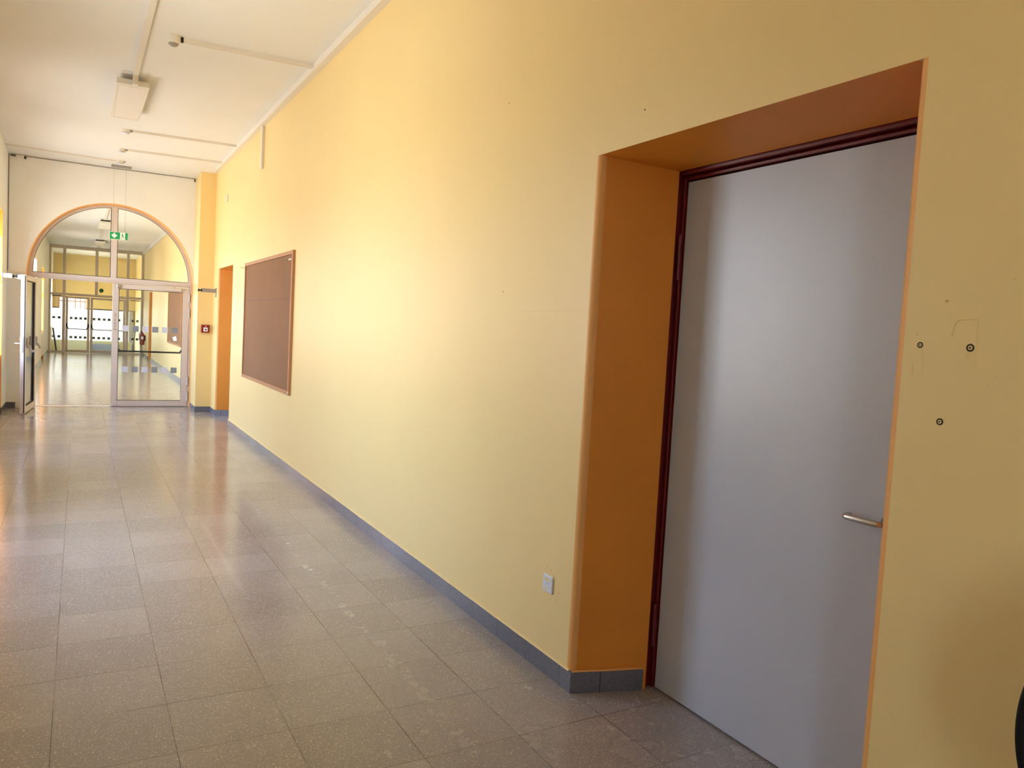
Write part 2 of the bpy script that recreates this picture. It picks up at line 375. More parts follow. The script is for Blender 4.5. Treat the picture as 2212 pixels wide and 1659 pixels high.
for a_, b_ in ((YF+0.35, 28.9), (30.25, YPART)): sk.box(W2-0.02, W2+0.01, a_, b_, 0, 0.10)
struct(sk.build('baseboard_hall_right', m_base), 'grey skirting on the right wall beyond the glass door', 'baseboard')
sk = MB(); ed = [YF+0.35] + [v_ for w_ in wins2 for v_ in w_] + [YPART]
for i in range(0, len(ed)-4, 2): sk.box(LW-0.01, LW+0.012, ed[i], min(ed[i+1], YPART-0.05), 0, 0.10)
struct(sk.build('baseboard_hall_left', m_base), 'grey skirting on the left wall beyond the glass door', 'baseboard')

# cable trunking along the top of the right wall
f = MB(); f.box(W-0.062, W+0.01, YB, YP, 3.982, 4.06); struct(f.build('trim_1', m_white), 'white square cable trunking along the top of the yellow wall', 'trunking')
f = MB(); f.box(W2-0.06, W2+0.01, YF+0.35, YPART, 3.87, 3.97); struct(f.build('trim_2', m_white), 'white cable trunking in the far corridor', 'trunking')

# ------------------------------------------------------------------ windows on the left
def window(i, ya, yb, zt, sill=0.92):
    L = (LW-WD, (ya+yb)/2, sill)
    w_ = root('window_%d' % i, L, 'white framed window in left wall niche number %d from the near end' % i, 'window', None, 'structure')
    b = MB(0.0007); x0, x1 = LW-WD-0.06, LW-WD
    b.box(x0, x1, ya, ya+0.06, sill, zt); b.box(x0, x1, yb-0.06, yb, sill, zt); b.box(x0, x1, ya, yb, sill, sill+0.06); b.box(x0, x1, ya, yb, zt-0.06, zt)
    b.box(x0, x1, ya, yb, 2.25, 2.31); b.box(x0, x1, (ya+yb)/2-0.035, (ya+yb)/2+0.035, sill, 2.28)
    b.build('window_frame', m_white, w_, L)
    g = MB(); g.box(x0+0.027, x0+0.033, ya+0.06, yb-0.06, sill+0.06, zt-0.06); g.build('window_pane', m_glass, w_, L)
    s_ = MB(); s_.box(LW-WD-0.02, LW-0.06, ya, yb, sill-0.03, sill); s_.build('window_sill', m_white, w_, L)
    portal(LW-WD-0.10, ya, yb, sill, zt)
def breast(name, x0, x1, ya, yb, zt, m, label):
    f = MB(); f.box(x0, x1, ya, yb, 0, zt); struct(f.build(name, m), label)
for i, (a_, b_) in enumerate(wins):
    window(i+1, a_, b_, WZ)
for i, (a_, b_) in enumerate(wins2):
    window(i+5, a_, b_, 2.85)
# the wall behind each niche: cut open where the window is
for o in (wl, wl2): bpy.data.objects.remove(o)
def left_wall(name, y0, y1, wl_, zt, label):
    b = MB(); cur = y0
    for ya, yb in wl_:
        b.box(-1.40, LW, cur, ya, 0, 4.08, 0)
        b.box(-1.40, LW, ya, yb, zt, 4.08, 0)
        b.box(-1.40, LW-WD, ya, yb, 0, 0.89, 0)
        e_ = 0.001; mi_ = 0 if 20 < ya < 24 or ya > 30 else 1
        b.box(LW-WD, LW-0.0005, ya-0.02, ya+e_, 0, zt, mi_); b.box(LW-WD, LW-0.0005, yb-e_, yb+0.02, 0, zt, mi_); b.box(LW-WD, LW-0.0005, ya, yb, zt-e_, zt+0.02, mi_)
        cur = yb
    b.box(-1.40, LW, cur, y1, 0, 4.08, 0)
    return struct(b.build(name, [m_cream, m_orange]), label)
left_wall('wall_left', YB, YF, wins, WZ, 'cream left wall with tall orange window niches')
left_wall('wall_hall_left', YF+0.35, YPART+5, wins2, 2.85, 'cream left wall of the corridor beyond the glass door')

# ------------------------------------------------------------------ big grey door in the near niche
def lever(root_, off, x, y, z, s=1):
    # return-to-door lever: pivot at y, free end towards +y
    b = MB(); r_ = 0.0105
    b.lathe([(0.026, 0), (0.026, -0.007), (0.024, -0.009)], (x, y, z), (1, 0, 0), 28)
    pts = [(x, y, z), (x-0.035, y, z)]
    for i in range(1, 7):
        t_ = math.pi/2*i/6; pts.append((x-0.035-0.02*math.sin(t_), y+0.02*(1-math.cos(t_)), z))
    pts.append((x-0.055, y+0.115, z))
    for i in range(1, 9):
        t_ = math.pi/2*i/8; pts.append((x-0.055+0.022*(1-math.cos(t_)), y+0.115+0.022*math.sin(t_), z))
    pts.append((x-0.016, y+0.137, z))
    b.tube(pts, r_, 16)
    return b.build('door_handle', m_steel, root_, off, smooth=True)

def niche_door(name, x, ya, yb, zt, label, handle_y=None):
    L = (x+0.02, (ya+yb)/2, 0); d = root(name, L, label, 'door', None, 'structure')
    fr = MB(0.0006); o0, o1 = ya, yb
    for a_, b_ in ((ya-0.02, ya+0.030), (yb-0.030, yb+0.02)):
        fr.box(x-0.035, x+0.06, a_, b_, 0, zt+0.02)
    fr.box(x-0.035, x+0.06, ya, yb, zt-0.030, zt+0.02)
    for a_, b_ in ((ya+0.03, ya+0.052), (yb-0.052, yb-0.03)):     # inner rebate step
        fr.box(x-0.012, x+0.06, a_, b_, 0, zt-0.03)
    fr.box(x-0.012, x+0.06, ya+0.03, yb-0.03, zt-0.052, zt-0.03)
    fr.build('door_frame', m_red, d, L, bevel=0.006)
    lf = MB(); lf.box(x+0.001, x+0.045, ya+0.057, yb-0.057, 0.008, zt-0.056)
    leaf = lf.build('door_leaf', m_leaf, d, L, bevel=0.002)
    bk = MB(); bk.box(x+0.06, x+0.09, ya-0.05, yb+0.05, 0, zt+0.05); bk.build('door_backing', m_dark, d, L)
    for z in (1.98, 0.3):
        h = MB(); h.tube([(x-0.016, yb-0.046, z-0.10), (x-0.016, yb-0.046, z+0.10)], 0.011, 14)
        h.build('hinge', m_red, d, L, smooth=True)
    if handle_y: lever(leaf, L, x+0.001, handle_y, 1.04)
    return d
niche_door('door_2', 2.343, 1.44, 2.710, 2.368, 'large pale grey flush door in a dark red frame in the near orange niche', 1.563)
niche_door('door_3', 2.343, 12.05, 13.22, 2.36, 'door hidden in the orange niche beside the arch')
niche_door('door_4', 2.47, 28.93, 30.22, 2.33, 'door in the orange niche of the far corridor')

# ------------------------------------------------------------------ arched glazed double door
D1 = (0.485, YD, 0)
d1 = root('door_1', D1, 'off-white glazed double door under an arched fanlight, left leaf standing open', 'door', None, 'structure')
fb = MB(0.0006); fb.k = 1; ya, yb = YD-0.035, YD+0.035; R0, R1 = 1.162, 1.25; CX, CZ = 0.488, 2.168
nn = 56
def ringpt(R, y, i): a_ = math.pi*i/nn; return (CX - R*math.cos(a_), y, CZ + R*math.sin(a_))
for i in range(nn):
    fb.add([ringpt(R0,ya,i),ringpt(R0,ya,i+1),ringpt(R1,ya,i+1),ringpt(R1,ya,i),ringpt(R0,yb,i),ringpt(R0,yb,i+1),ringpt(R1,yb,i+1),ringpt(R1,yb,i)],
           [(0,1,2,3),(4,5,6,7),(0,1,5,4),(3,2,6,7)])
fb.box(0.438, 0.532, ya-0.002, yb, 2.17, 2.168+1.17)
fb.box(CX-R1, CX+R1, ya, yb, 2.088, 2.180); fb.box(CX-R1, CX+R1, ya-0.012, ya, 2.108, 2.128)
fb.box(1.672, CX+R1+0.01, ya, yb, 0, 2.10); fb.box(CX-R1-0.01, -0.655, ya, yb, 0, 2.10)
fb.build('frame', m_alu, d1, D1, bevel=0.003)
gk = MB()   # dark glazing gasket round the two fanlight panes
for i in range(nn):
    a0, a1 = ringpt(R0-0.007, ya+0.003, i), ringpt(R0-0.007, ya+0.003, i+1); c0, c1 = ringpt(R0+0.002, ya+0.003, i), ringpt(R0+0.002, ya+0.003, i+1)
    gk.quad(a0, a1, c1, c0)
gk.box(0.431, 0.438, ya+0.004, yb-0.004, 2.18, 3.325); gk.box(0.532, 0.539, ya+0.004, yb-0.004, 2.18, 3.325)
gk.box(CX-R0, CX+R0, ya+0.004, yb-0.004, 2.180, 2.187)
gk.build('gasket', m_dark, d1, D1)
for s_, (xa, xb) in enumerate(((CX-R0, 0.436), (0.534, CX+R0))):
    pts = []
    for i in range(41):
        x = xa + (xb-xa)*i/40; pts.append((x, YD-0.004, CZ + math.sqrt(max(0, (R0+0.003)**2 - (x-CX)**2))))
    pts = [(xa, YD-0.004, 2.175)] + pts + [(xb, YD-0.004, 2.175)]
    g = MB(); g.prism(pts, (0, 0.008, 0)); g.build('fanlight_pane', m_glass, d1, D1)
th = MB(); th.box(-0.66, 1.70, YD-0.03, YD+0.16, 0.0, 0.004); th.build('threshold', m_alu2, d1, D1)

def door_leaf(hx, hy, ang, sg, wd, letters_=True, right=True):
    """hinge at (hx,hy); local u runs from hinge (sg=-1: towards -x). pull side = local -y."""
    t_ = 0.034; hgt = 2.082; st = 0.092
    loc = (hx-D1[0], hy-D1[1], 0)
    def bx(b, u0, u1, y0, y1, z0, z1, mi=0): b.box(sg*u0, sg*u1, y0, y1, z0, z1, mi)
    fr = MB(0.0005)
    bx(fr, 0, st+0.006, -t_, t_, 0.010, hgt); bx(fr, wd-st, wd, -t_, t_, 0.010, hgt)
    bx(fr, st, wd-st, -t_, t_, 0.010, 0.105); bx(fr, st, wd-st, -t_, t_, hgt-0.078, hgt)
    lf = fr.build('door_leaf', m_alu, d1, loc=loc, rotz=ang, bevel=0.003)
    gk = MB(0.0004); e_ = 0.009
    for (u0, u1, z0, z1) in ((st, st+e_, 0.10, hgt-0.07), (wd-st-e_, wd-st, 0.10, hgt-0.07), (st, wd-st, 0.103, 0.112), (st, wd-st, hgt-0.087, hgt-0.078)):
        bx(gk, u0, u1, -0.02, 0.02, z0, z1)
    bx(gk, wd-0.002, wd+0.003, 0.012, 0.03, 0.02, hgt-0.01); bx(gk, 0.05, wd-0.02, -0.01, 0.01, 0.002, 0.012)
    gk.build('gasket', m_black, lf)
    g = MB(); bx(g, st+0.002, wd-st-0.002, -0.004, 0.004, 0.105, hgt-0.08); g.build('glass_pane', m_glass, lf)
    # push bar on the far side
    pb = MB(); z = 0.945; yo = 0.105
    ua, ub = (st-0.02, wd-st+0.02)
    pb.tube([(sg*(ua+0.03), yo, z), (sg*(ub-0.03), yo, z)], 0.015, 14)
    for uu, d_ in ((ua, 1), (ub, -1)):
        pb.tube([(sg*uu, t_+0.01, z+0.105), (sg*(uu+d_*0.012), yo-0.02, z+0.05), (sg*(uu+d_*0.045), yo, z)], [0.017, 0.017, 0.015], 12)
        pb.box(sg*uu-0.02, sg*uu+0.02, t_, t_+0.025, z+0.06, z+0.20)
    pb.build('push_bar', m_black if right else m_grey, lf, smooth=True)  # left bar takes a lighter material to show it lit
    # film squares
    x0 = wd - (0.652-0.485) - 0.0
    for row, zc in enumerate((1.337, 0.640)):
        for i in range(6):
            u = wd - 0.205 - i*0.1535
            q = MB(); bx(q, u-0.049, u+0.049, -0.0062, -0.0045, zc-0.049, zc+0.049)
            q.build('film_square', m_sqa if i % 2 == 0 else m_sqb, lf)
    # magnet plate
    mp = MB(); cu_ = wd-0.10
    mp.lathe([(0.042, 0), (0.042, 0.006), (0.036, 0.010), (0.024, 0.010), (0.022, 0.004), (0.012, 0.004), (0.012, 0.016), (0.001, 0.018)], (sg*cu_, -t_, 2.045), (0, -1, 0), 28)
    if not right: mp.lathe([(0.035, 0), (0.034, 0.03), (0.016, 0.075)], (sg*cu_, -t_-0.01, 2.045), (0, -1, 0), 20)
    mp.build('magnet_plate', m_steel if right else m_bwhite, lf, smooth=True)
    # door closer + arm
    if right:
        cl = MB(); bx(cl, 0.13, 0.40, -t_-0.045, -t_, hgt-0.065, hgt-0.010); bx(cl, 0.02, 0.46, -t_-0.03, -t_-0.012, hgt+0.006, hgt+0.022)
        cl.build('door_closer', m_alu, lf, bevel=0.006)
        rs = MB(); rs.box(sg*0.24-0.008, sg*0.24+0.008, -t_-0.035, -t_-0.012, hgt-0.015, hgt+0.012); rs.build('closer_arm', m_steel, lf)
        for z in (1.915, 1.645, 0.46, 0.185):
            h = MB(); h.tube([(0.004, -t_-0.012, z-0.075), (0.004, -t_-0.012, z+0.075)], 0.012, 12); h.build('hinge', m_bwhite, lf, smooth=True)
        for i, ch in enumerate('ZIEHEN'):
            me = letters(ch, 0.052); me.materials.append(m_text)
            o = bpy.data.objects.new('letter', me); C.objects.link(o); o.parent = lf
            o.rotation_euler = (math.radians(90), 0, 0); o.location = (sg*(wd-0.046), -t_-0.0012, 1.545 - i*0.050)
    else:
        lk = MB(); bx(lk, wd, wd+0.003, -0.012, 0.012, 0.93, 1.17); lk.build('lock_plate', m_grey, lf)
        hn = MB(); hn.tube([(sg*(wd-0.045), -t_, 1.06), (sg*(wd-0.045), -t_-0.055, 1.06), (sg*(wd-0.05), -t_-0.07, 1.06), (sg*(wd-0.16), -t_-0.072, 1.06)], 0.010, 12)
        hn.box(sg*(wd-0.06), sg*(wd-0.03), -t_-0.008, -t_, 0.95, 1.15); hn.build('lever_handle', m_steel, lf, smooth=True)
    return lf
door_leaf(1.668, YD-0.005, 0.0, -1, 1.190, True, True)
door_leaf(-0.640, YD-0.03, math.radians(-94.5), 1, 1.120, False, False)

# stop brackets with magnets
def holder(name, x0, x1, y, z, m, label):
    L = (x0, y, z); h = root(name, L, label, 'door holder', None)
    sg = 1 if x1 > x0 else -1
    b = MB(); b.box(x0, x0+sg*0.012, y-0.04, y+0.04, z-0.10, z+0.05); b.build('wall_plate', m_grey, h, L, bevel=0.003)
    b = MB(); b.box(x0+sg*0.012, x1, y-0.03, y+0.03, z-0.028, z+0.034); b.build('arm', m, h, L, bevel=0.004)
    b = MB(); b.lathe([(0.026, 0), (0.024, 0.012), (0.013, 0.018), (0.013, 0.04), (0.024, 0.05), (0.024, 0.062)], (x1, y, z), (sg, 0, 0), 20)
    b.build('magnet', m_black, h, L, smooth=True)
holder('door_holder', W, 1.735, 13.50, 2.035, m_grey, 'grey magnetic door holder arm on the yellow wall above the fire alarm')
holder('door_holder', LW, -0.87, 13.55, 2.05, m_white, 'cream magnetic door holder arm on the left wall behind the open leaf')

# ------------------------------------------------------------------ fire alarm call point
L = (1.838, YP, 1.405); fa = root('fire_alarm_box', L, 'small red fire alarm call point on the yellow pier', 'fire alarm')
b = MB(); b.box(1.772, 1.905, YP-0.042, YP, 1.338, 1.471); b.build('housing', m_fred, fa, L, bevel=0.006)
b = MB(); b.box(1.806, 1.874, YP-0.046, YP-0.041, 1.360, 1.428); b.build('glass_panel', m_bwhite, fa, L)
b = MB(); b.lathe([(0.013, 0), (0.012, 0.006)], (1.84, YP-0.045, 1.394), (0, -1, 0), 18); b.build('button', m_black, fa, L)
b = MB(); b.lathe([(0.009, 0), (0.008, 0.003)], (1.842, YP-0.042, 1.449), (0, -1, 0), 14); b.build('house_symbol', m_bwhite, fa, L)

# ------------------------------------------------------------------ notice boards
def notice_board(name, x, y0, y1, z0, z1, zs, label, tone=None):
    L = (x, (y0+y1)/2, z0); r_ = root(name, L, label, 'notice board')
    fw = 0.045; t_ = 0.028
    b = MB(0.0006); b.box(x-t_, x, y0, y0+fw, z0, z1); b.box(x-t_, x, y1-fw, y1, z0, z1); b.box(x-t_, x, y0, y1, z0, z0+fw); b.box(x-t_, x, y0, y1, z1-fw, z1)
    b.build('board_frame', m_wood, r_, L, bevel=0.004)
    b = MB(); b.box(x-0.013, x, y0+fw, y1-fw, z0+fw, zs-0.003); b.build('pin_panel', m_cork, r_, L)
    b = MB(); b.box(x-0.013, x, y0+fw, y1-fw, zs+0.003, z1-fw); b.build('pin_panel', m_cork, r_, L)
    b = MB(); b.box(x-0.014, x, y0+fw, y1-fw, zs-0.005, zs+0.005); b.build('seam_strip', m_seam, r_, L)
    return r_, L
nb, L = notice_board('notice_board', W, 8.19, 10.88, 0.822, 2.352, 1.848, 'large empty brown pinboard in a wooden frame on the near yellow wall')
b = MB(); b.box(W-0.017, W-0.012, 8.30, 8.42, 2.255, 2.268); b.build('staple', m_signw, nb, L)
b = MB(); b.box(W-0.030, W-0.026, 8.195, 8.215, 0.84, 0.86); b.build('staple', m_signw, nb, L)
nb2, L = notice_board('notice_board', W2, 20.0, 23.2, 0.84, 2.25, 1.70, 'brown pinboard seen through the right door leaf in the far corridor')
b = MB(); b.prism([(W2-0.016, 20.9, 0.98), (W2-0.016, 21.6, 0.94), (W2-0.016, 21.9, 1.03), (W2-0.016, 21.1, 1.08)], (0.003, 0, 0)); b.build('paper_scrap', m_signw, nb2, L)
wi = MB(); wi.tube([(W, 10.9, 2.30), (W-0.006, 11.15, 2.303), (W-0.004, 11.38, 2.325)], 0.004, 6); tag(wi.build('loose_wire', m_wood), 'thin bit of wire sticking out left of the near pinboard', 'wire')

# ------------------------------------------------------------------ socket plate
L = (W, 2.995, 0.432); so = root('wall_socket', L, 'white square blanking plate on the yellow wall above the skirting', 'socket plate')
b = MB(); b.box(W-0.010, W, 2.953, 3.037, 0.391, 0.474); b.build('cover_plate', m_bwhite, so, L, bevel=0.006)
b = MB(); b.lathe([(0.0035, 0), (0.003, 0.001)], (W-0.0102, 2.995, 0.434), (-1, 0, 0), 10); b.build('screw', m_grey, so, L)
b = MB(); b.box(W-0.0106, W-0.009, 2.975, 3.017, 0.447, 0.457); b.build('paint_smear', m_yellow, so, L)
b = MB(); b.box(W-0.0106, W-0.009, 2.972, 3.024, 0.406, 0.411); b.build('paint_smear', m_yellow, so, L)

# plaster chips and screw plugs
for (y, z) in ((2.93, 0.372), (2.985, 0.497), (2.955, 0.480), (3.02, 0.505), (2.905, 0.415), (2.98, 0.36)):
    b = MB(); b.lathe([(0.002, 0), (0.0013, 0.0006)], (W, y, z), (-1, 0, 0), 7); tag(b.build('paint_chip', m_dark), 'tiny dark chip in the paint around the socket plate', 'paint chip', 'paint chips round the socket')
plugs = [(1.195, 1.745, 0.006, 'pale screw plug in the yellow wall, topmost of the four'), (1.257, 1.629, 0.008, 'dark ringed screw plug nearest the orange niche edge'),
         (1.124, 1.627, 0.010, 'largest dark ringed screw plug in the yellow wall'), (1.185, 1.432, 0.009, 'lowest screw plug in the yellow wall')]
for y, z, r_, lab in plugs:
    p_ = root('screw_plug', (W, y, z), lab, 'wall plug', 'screw plugs near the grey door')
    b = MB(); b.lathe([(r_, 0), (r_, 0.0012), (r_*0.75, 0.0012), (r_*0.7, 0.0005)], (0, 0, 0), (-1, 0, 0), 20); b.build('plug_ring', m_dark if r_ > 0.007 else m_yellow, p_, smooth=False)
    b = MB(); b.lathe([(r_*0.62, 0), (r_*0.55, 0.0018)], (0, 0, 0), (-1, 0, 0), 16); b.build('plug_body', m_yellow, p_)
    b = MB(); b.lathe([(r_*0.28, 0), (r_*0.25, 0.0022)], (0, 0, 0), (-1, 0, 0), 12); b.build('plug_hole', m_black, p_)
bd = MB()
for a_, b_ in ((YB, N1[0]-0.01), (N1[1]+0.01, N2[0]-0.01), (N2[1]+0.01, YP)):
    y_ = a_; pts = []
    while y_ < b_: pts.append((W-0.001, y_, BH+0.001+random.uniform(-0.0012, 0.0012))); y_ += 0.12
    pts.append((W-0.001, b_, BH+0.001)); bd.tube(pts, 0.0075, 8)
bd.build('paint_bead', m_yellow, wr, smooth=True)
bd = MB(); bd.tube([(W+0.004, N1[1]-0.004, BH+0.001), (W+0.16, N1[1]-0.055, BH+0.003), (W+0.325, N1[1]-N1[4]+0.002, BH+0.006)], 0.006, 8); bd.build('paint_bead', m_arris, wr, smooth=True)
# raised paint ridges
rg = MB()
for path, rr in (([(1.175,1.655),(1.172,1.672),(1.168,1.688),(1.158,1.697),(1.14,1.698),(1.112,1.699),(1.111,1.67),(1.110,1.64)], 0.0016),
                 ([(1.110,1.64),(1.108,1.60),(1.106,1.57)], 0.001), ([(1.250,1.62),(1.244,1.58),(1.245,1.545)], 0.0008),
                 ([(1.278,1.582),(1.276,1.57),(1.277,1.55)], 0.0035), ([(1.062,1.556),(1.055,1.560),(1.047,1.552)], 0.0012), ([(1.132,1.615),(1.128,1.60)], 0.003),
                 ([(1.075,1.540),(1.074,1.530)], 0.0018), ([(1.27,1.655),(1.267,1.662)], 0.0014), ([(1.038,1.795),(1.031,1.800)], 0.0018),
                 ([(1.305,1.36),(1.303,1.355)], 0.0012), ([(1.285,1.21),(1.284,1.20)], 0.001), ([(1.275,1.05),(1.272,1.045)], 0.0016), ([(1.25,0.62),(1.248,0.61)], 0.002)):
    rg.tube([(W, y, z) for y, z in path], rr, 8)
rg.tube([(W, 3.57, 1.722), (W, 3.2, 1.719), (W, 2.83, 1.718)], 0.0009, 6)
rg.build('paint_ridge', m_yellow, wr, smooth=True)
ch = MB()
for y, z in ((3.602, 1.82), (2.498, 2.52), (3.646, 2.81)): ch.lathe([(0.004, 0), (0.003, 0.0006)], (W, y, z), (-1, 0, 0), 7)
ch.build('paint_fleck', m_dark, wr)

# ------------------------------------------------------------------ ceiling fittings
def conduit(p0, p1, wd, ht, label, m=None, ribs=True):
    (x0, y0), (x1, y1) = p0, p1; b = MB(); top = max(cz(y0), cz(y1))
    if abs(x1-x0) > abs(y1-y0):
        z0, z1 = cz(y0), cz(y1)
        for a_, c_, h_ in ((-wd/2, wd/2, ht),) + (((-wd/2+wd*0.28, -wd/2+wd*0.40, ht+0.004), (wd*0.12, wd*0.22, ht+0.004)) if ribs else ()):
            b.add([(x0,y0+a_,z0-h_),(x1,y1+a_,z1-h_),(x1,y1+c_,z1-h_),(x0,y0+c_,z0-h_),(x0,y0+a_,z0+.01),(x1,y1+a_,z1+.01),(x1,y1+c_,z1+.01),(x0,y0+c_,z0+.01)],
                  [(0,3,2,1),(4,5,6,7),(0,1,5,4),(1,2,6,5),(2,3,7,6),(3,0,4,7)])
    else:
        b.box(min(x0,x1)-wd/2, max(x0,x1)+wd/2, y0, y1, cz(y0)-ht, cz(y0)+0.001)
    return tag(b.build('cable_conduit', m or m_white), label, 'conduit')
def detector(x, y, label, cat='smoke detector'):
    z = cz(y); L = (x, y, z); r_ = root('smoke_detector', L, label, cat)
    b = MB(); b.lathe([(0.058, -0.01), (0.058, 0.022), (0.052, 0.030)], L, (0,0,-1), 28); b.build('base', m_white, r_, L, smooth=True)
    b = MB(); b.lathe([(0.046, 0.030), (0.046, 0.042), (0.036, 0.056), (0.012, 0.060)], L, (0,0,-1), 28); b.build('sensing_head', m_bwhite, r_, L, smooth=True)
    b = MB(); b.lathe([(0.0475, 0.036), (0.0475, 0.041)], L, (0,0,-1), 28); b.build('vent_slot', m_grey, r_, L)
    b = MB(); b.box(x+0.058, x+0.078, y-0.02, y+0.02, z-0.022, z); b.build('cable_entry', m_grey, r_, L)
detector(0.505, 11.76, 'white round smoke detector nearest the panel lamp')
detector(0.503, 13.02, 'white round smoke detector, middle of the three by the arch')
detector(0.515, 13.86, 'white round smoke detector closest to the arched wall')
# motion sensor
zc = cz(7); L = (0.682, 7.56, zc); ms = root('motion_sensor', L, 'cream round motion sensor with grey dome on the ceiling', 'motion sensor')
b = MB(); b.lathe([(0.058, -0.01), (0.058, 0.045), (0.054, 0.055)], L, (0,0,-1), 32); b.build('base', m_white, ms, L, smooth=True)
b = MB(); b.lathe([(0.054, 0.055), (0.051, 0.064), (0.044, 0.068)], L, (0,0,-1), 32); b.build('collar', m_white, ms, L, smooth=True)
b = MB(); b.lathe([(0.043, 0.060)] + [(0.043*math.cos(t_), 0.064+0.030*math.sin(t_)) for t_ in [math.pi/2*i/8 for i in range(8)]], L, (0,0,-1), 28); b.build('lens_dome', mat('grey_lens', (0.30,0.27,0.23), 0.2), ms, L, smooth=True)
b = MB(); b.box(0.74, 0.762, 7.545, 7.585, zc-0.04, zc-0.004); b.build('cable_entry', m_dark, ms, L)
conduit((0.762, 7.58), (W-0.055, 7.52), 0.075, 0.030, 'ribbed white conduit from the motion sensor to the yellow wall')
conduit((0.583, 11.72), (W-0.06, 11.62), 0.045, 0.022, 'thin conduit from the smoke detector nearest the panel lamp')
conduit((0.581, 12.98), (W-0.06, 12.88), 0.045, 0.022, 'thin conduit from the middle smoke detector to the yellow wall')
conduit((0.455, 13.86), (LW, 13.78), 0.035, 0.018, 'thin conduit from the last smoke detector to the left wall')
conduit((0.462, 3.0), (0.462, 8.93), 0.050, 0.030, 'long straight white conduit along the ceiling feeding the panel lamp', ribs=False)

# panel lamp
L = (0.445, 9.85, cz(9)); la = root('panel_lamp', L, 'white rectangular ceiling panel lamp at the end of the long conduit', 'lamp')
zz = cz(9)
b = MB(0.0006); x0, x1, y0, y1 = 0.293, 0.597, 9.02, 10.66; zb, zt_ = zz-0.110, zz-0.055
b.box(x0, x0+0.026, y0, y1, zb, zt_); b.box(x1-0.026, x1, y0, y1, zb, zt_); b.box(x0, x1, y0, y0+0.11, zb, zt_); b.box(x0, x1, y1-0.05, y1, zb, zt_); b.box(x0, x1, y0, y1, zt_-0.012, zt_)
b.build('housing', m_white, la, L, bevel=0.003)
b = MB(); b.box(x0+0.026, x1-0.026, y0+0.11, y1-0.05, zb+0.004, zb+0.010); b.build('diffuser', m_diff, la, L)
b = MB(); b.box(0.34, 0.56, 8.93, 9.03, zz-0.010, zz+0.005); b.box(0.34, 0.56, 9.3, 10.4, zt_-0.002, zz+0.005); b.build('mounting_plate', m_ceil, la, L)
b = MB(); b.box(0.437, 0.487, 8.95, 9.05, zz-0.112, zz-0.02); b.build('cable_drop', m_white, la, L)

# short conduit down the yellow wall, little white box
b = MB(); b.box(W-0.032, W, 9.965, 10.04, 3.47, 3.99); cw = tag(b.build('wall_conduit', m_white, bevel=0.003), 'short vertical white conduit hanging down from the trunking above the pinboard', 'conduit')
b = MB(); b.tube([(W-0.012, 9.95, 3.56), (W-0.014, 9.93, 3.54), (W-0.014, 9.93, 3.50), (W-0.012, 9.95, 3.485)], 0.005, 8); b.build('cable_loop', m_white, cw)
b = MB(); b.box(W-0.02, W, 12.56, 12.66, 3.385, 3.49); tag(b.build('junction_box', m_white, bevel=0.004), 'tiny white junction box high on the yellow wall above the pinboard', 'junction box')

# exit sign on wires
YS = 14.20
L = (0.55, YS, 3.95); tr = MB(); tr.box(0.41, 0.70, YS-0.02, YS+0.03, 3.935, cz(YS)+0.004); rail = root('exit_sign', (0.535, YS, 2.85), 'green lit exit sign with arrow and running figure hung on two wires before the arch', 'exit sign')
L = (0.535, YS, 2.85); tr.build('ceiling_housing', m_grey, rail, L, bevel=0.004)
for x in (0.450, 0.625):
    b = MB(); b.tube([(x, YS, 3.94), (x, YS, 2.90)], 0.0016, 6); b.build('suspension_wire', m_grey, rail, L)
sx0, sx1, sz0, sz1 = 0.405, 0.665, 2.785, 2.897
b = MB(); b.box(sx0-0.006, sx1+0.006, YS-0.012, YS+0.016, sz0-0.008, sz1+0.008); b.build('sign_body', m_white, rail, L, bevel=0.004)
b = MB(); b.box(sx0, sx1, YS-0.0145, YS-0.011, sz0, sz1); b.build('sign_face', m_green, rail, L)
ax = 0.470; yy = YS-0.0150
b = MB(); b.prism([(ax-0.011, yy, 2.885), (ax+0.011, yy, 2.885), (ax+0.013, yy, 2.850), (ax+0.026, yy, 2.864), (ax+0.040, yy, 2.850), (ax+0.040, yy, 2.838), (ax, yy, 2.800), (ax-0.040, yy, 2.838), (ax-0.040, yy, 2.850), (ax-0.026, yy, 2.864), (ax-0.013, yy, 2.850)], (0, -0.0012, 0)); b.build('arrow', m_signw, rail, L)
b = MB(); b.box(0.553, 0.627, yy-0.0012, yy, sz0+0.002, sz1-0.002); b.build('doorway_symbol', m_signw, rail, L)
cx = 0.590; yy -= 0.0014; b = MB()
b.lathe([(0.0075, 0), (0.0075, 0.001)], (cx-0.004, yy, 2.876), (0,-1,0), 14)
def limb(p, q, r_): 
    d_ = Vector((q[0]-p[0], 0, q[1]-p[1])).normalized(); n_ = Vector((-d_.z, 0, d_.x))*r_
    P0 = Vector((p[0], yy, p[1])); P1 = Vector((q[0], yy, q[1])); b.prism([P0+n_, P1+n_, P1-n_, P0-n_], (0, -0.001, 0))
limb((cx-0.002, 2.868), (cx+0.002, 2.838), 0.006); limb((cx+0.002, 2.842), (cx-0.012, 2.822), 0.004); limb((cx-0.012, 2.824), (cx-0.010, 2.800), 0.0035)
limb((cx+0.002, 2.842), (cx+0.014, 2.820), 0.004); limb((cx+0.014, 2.822), (cx+0.028, 2.808), 0.0035)
limb((cx-0.002, 2.862), (cx-0.018, 2.850), 0.003); limb((cx, 2.862), (cx+0.017, 2.850), 0.003)
b.build('running_figure', m_green, rail, L)

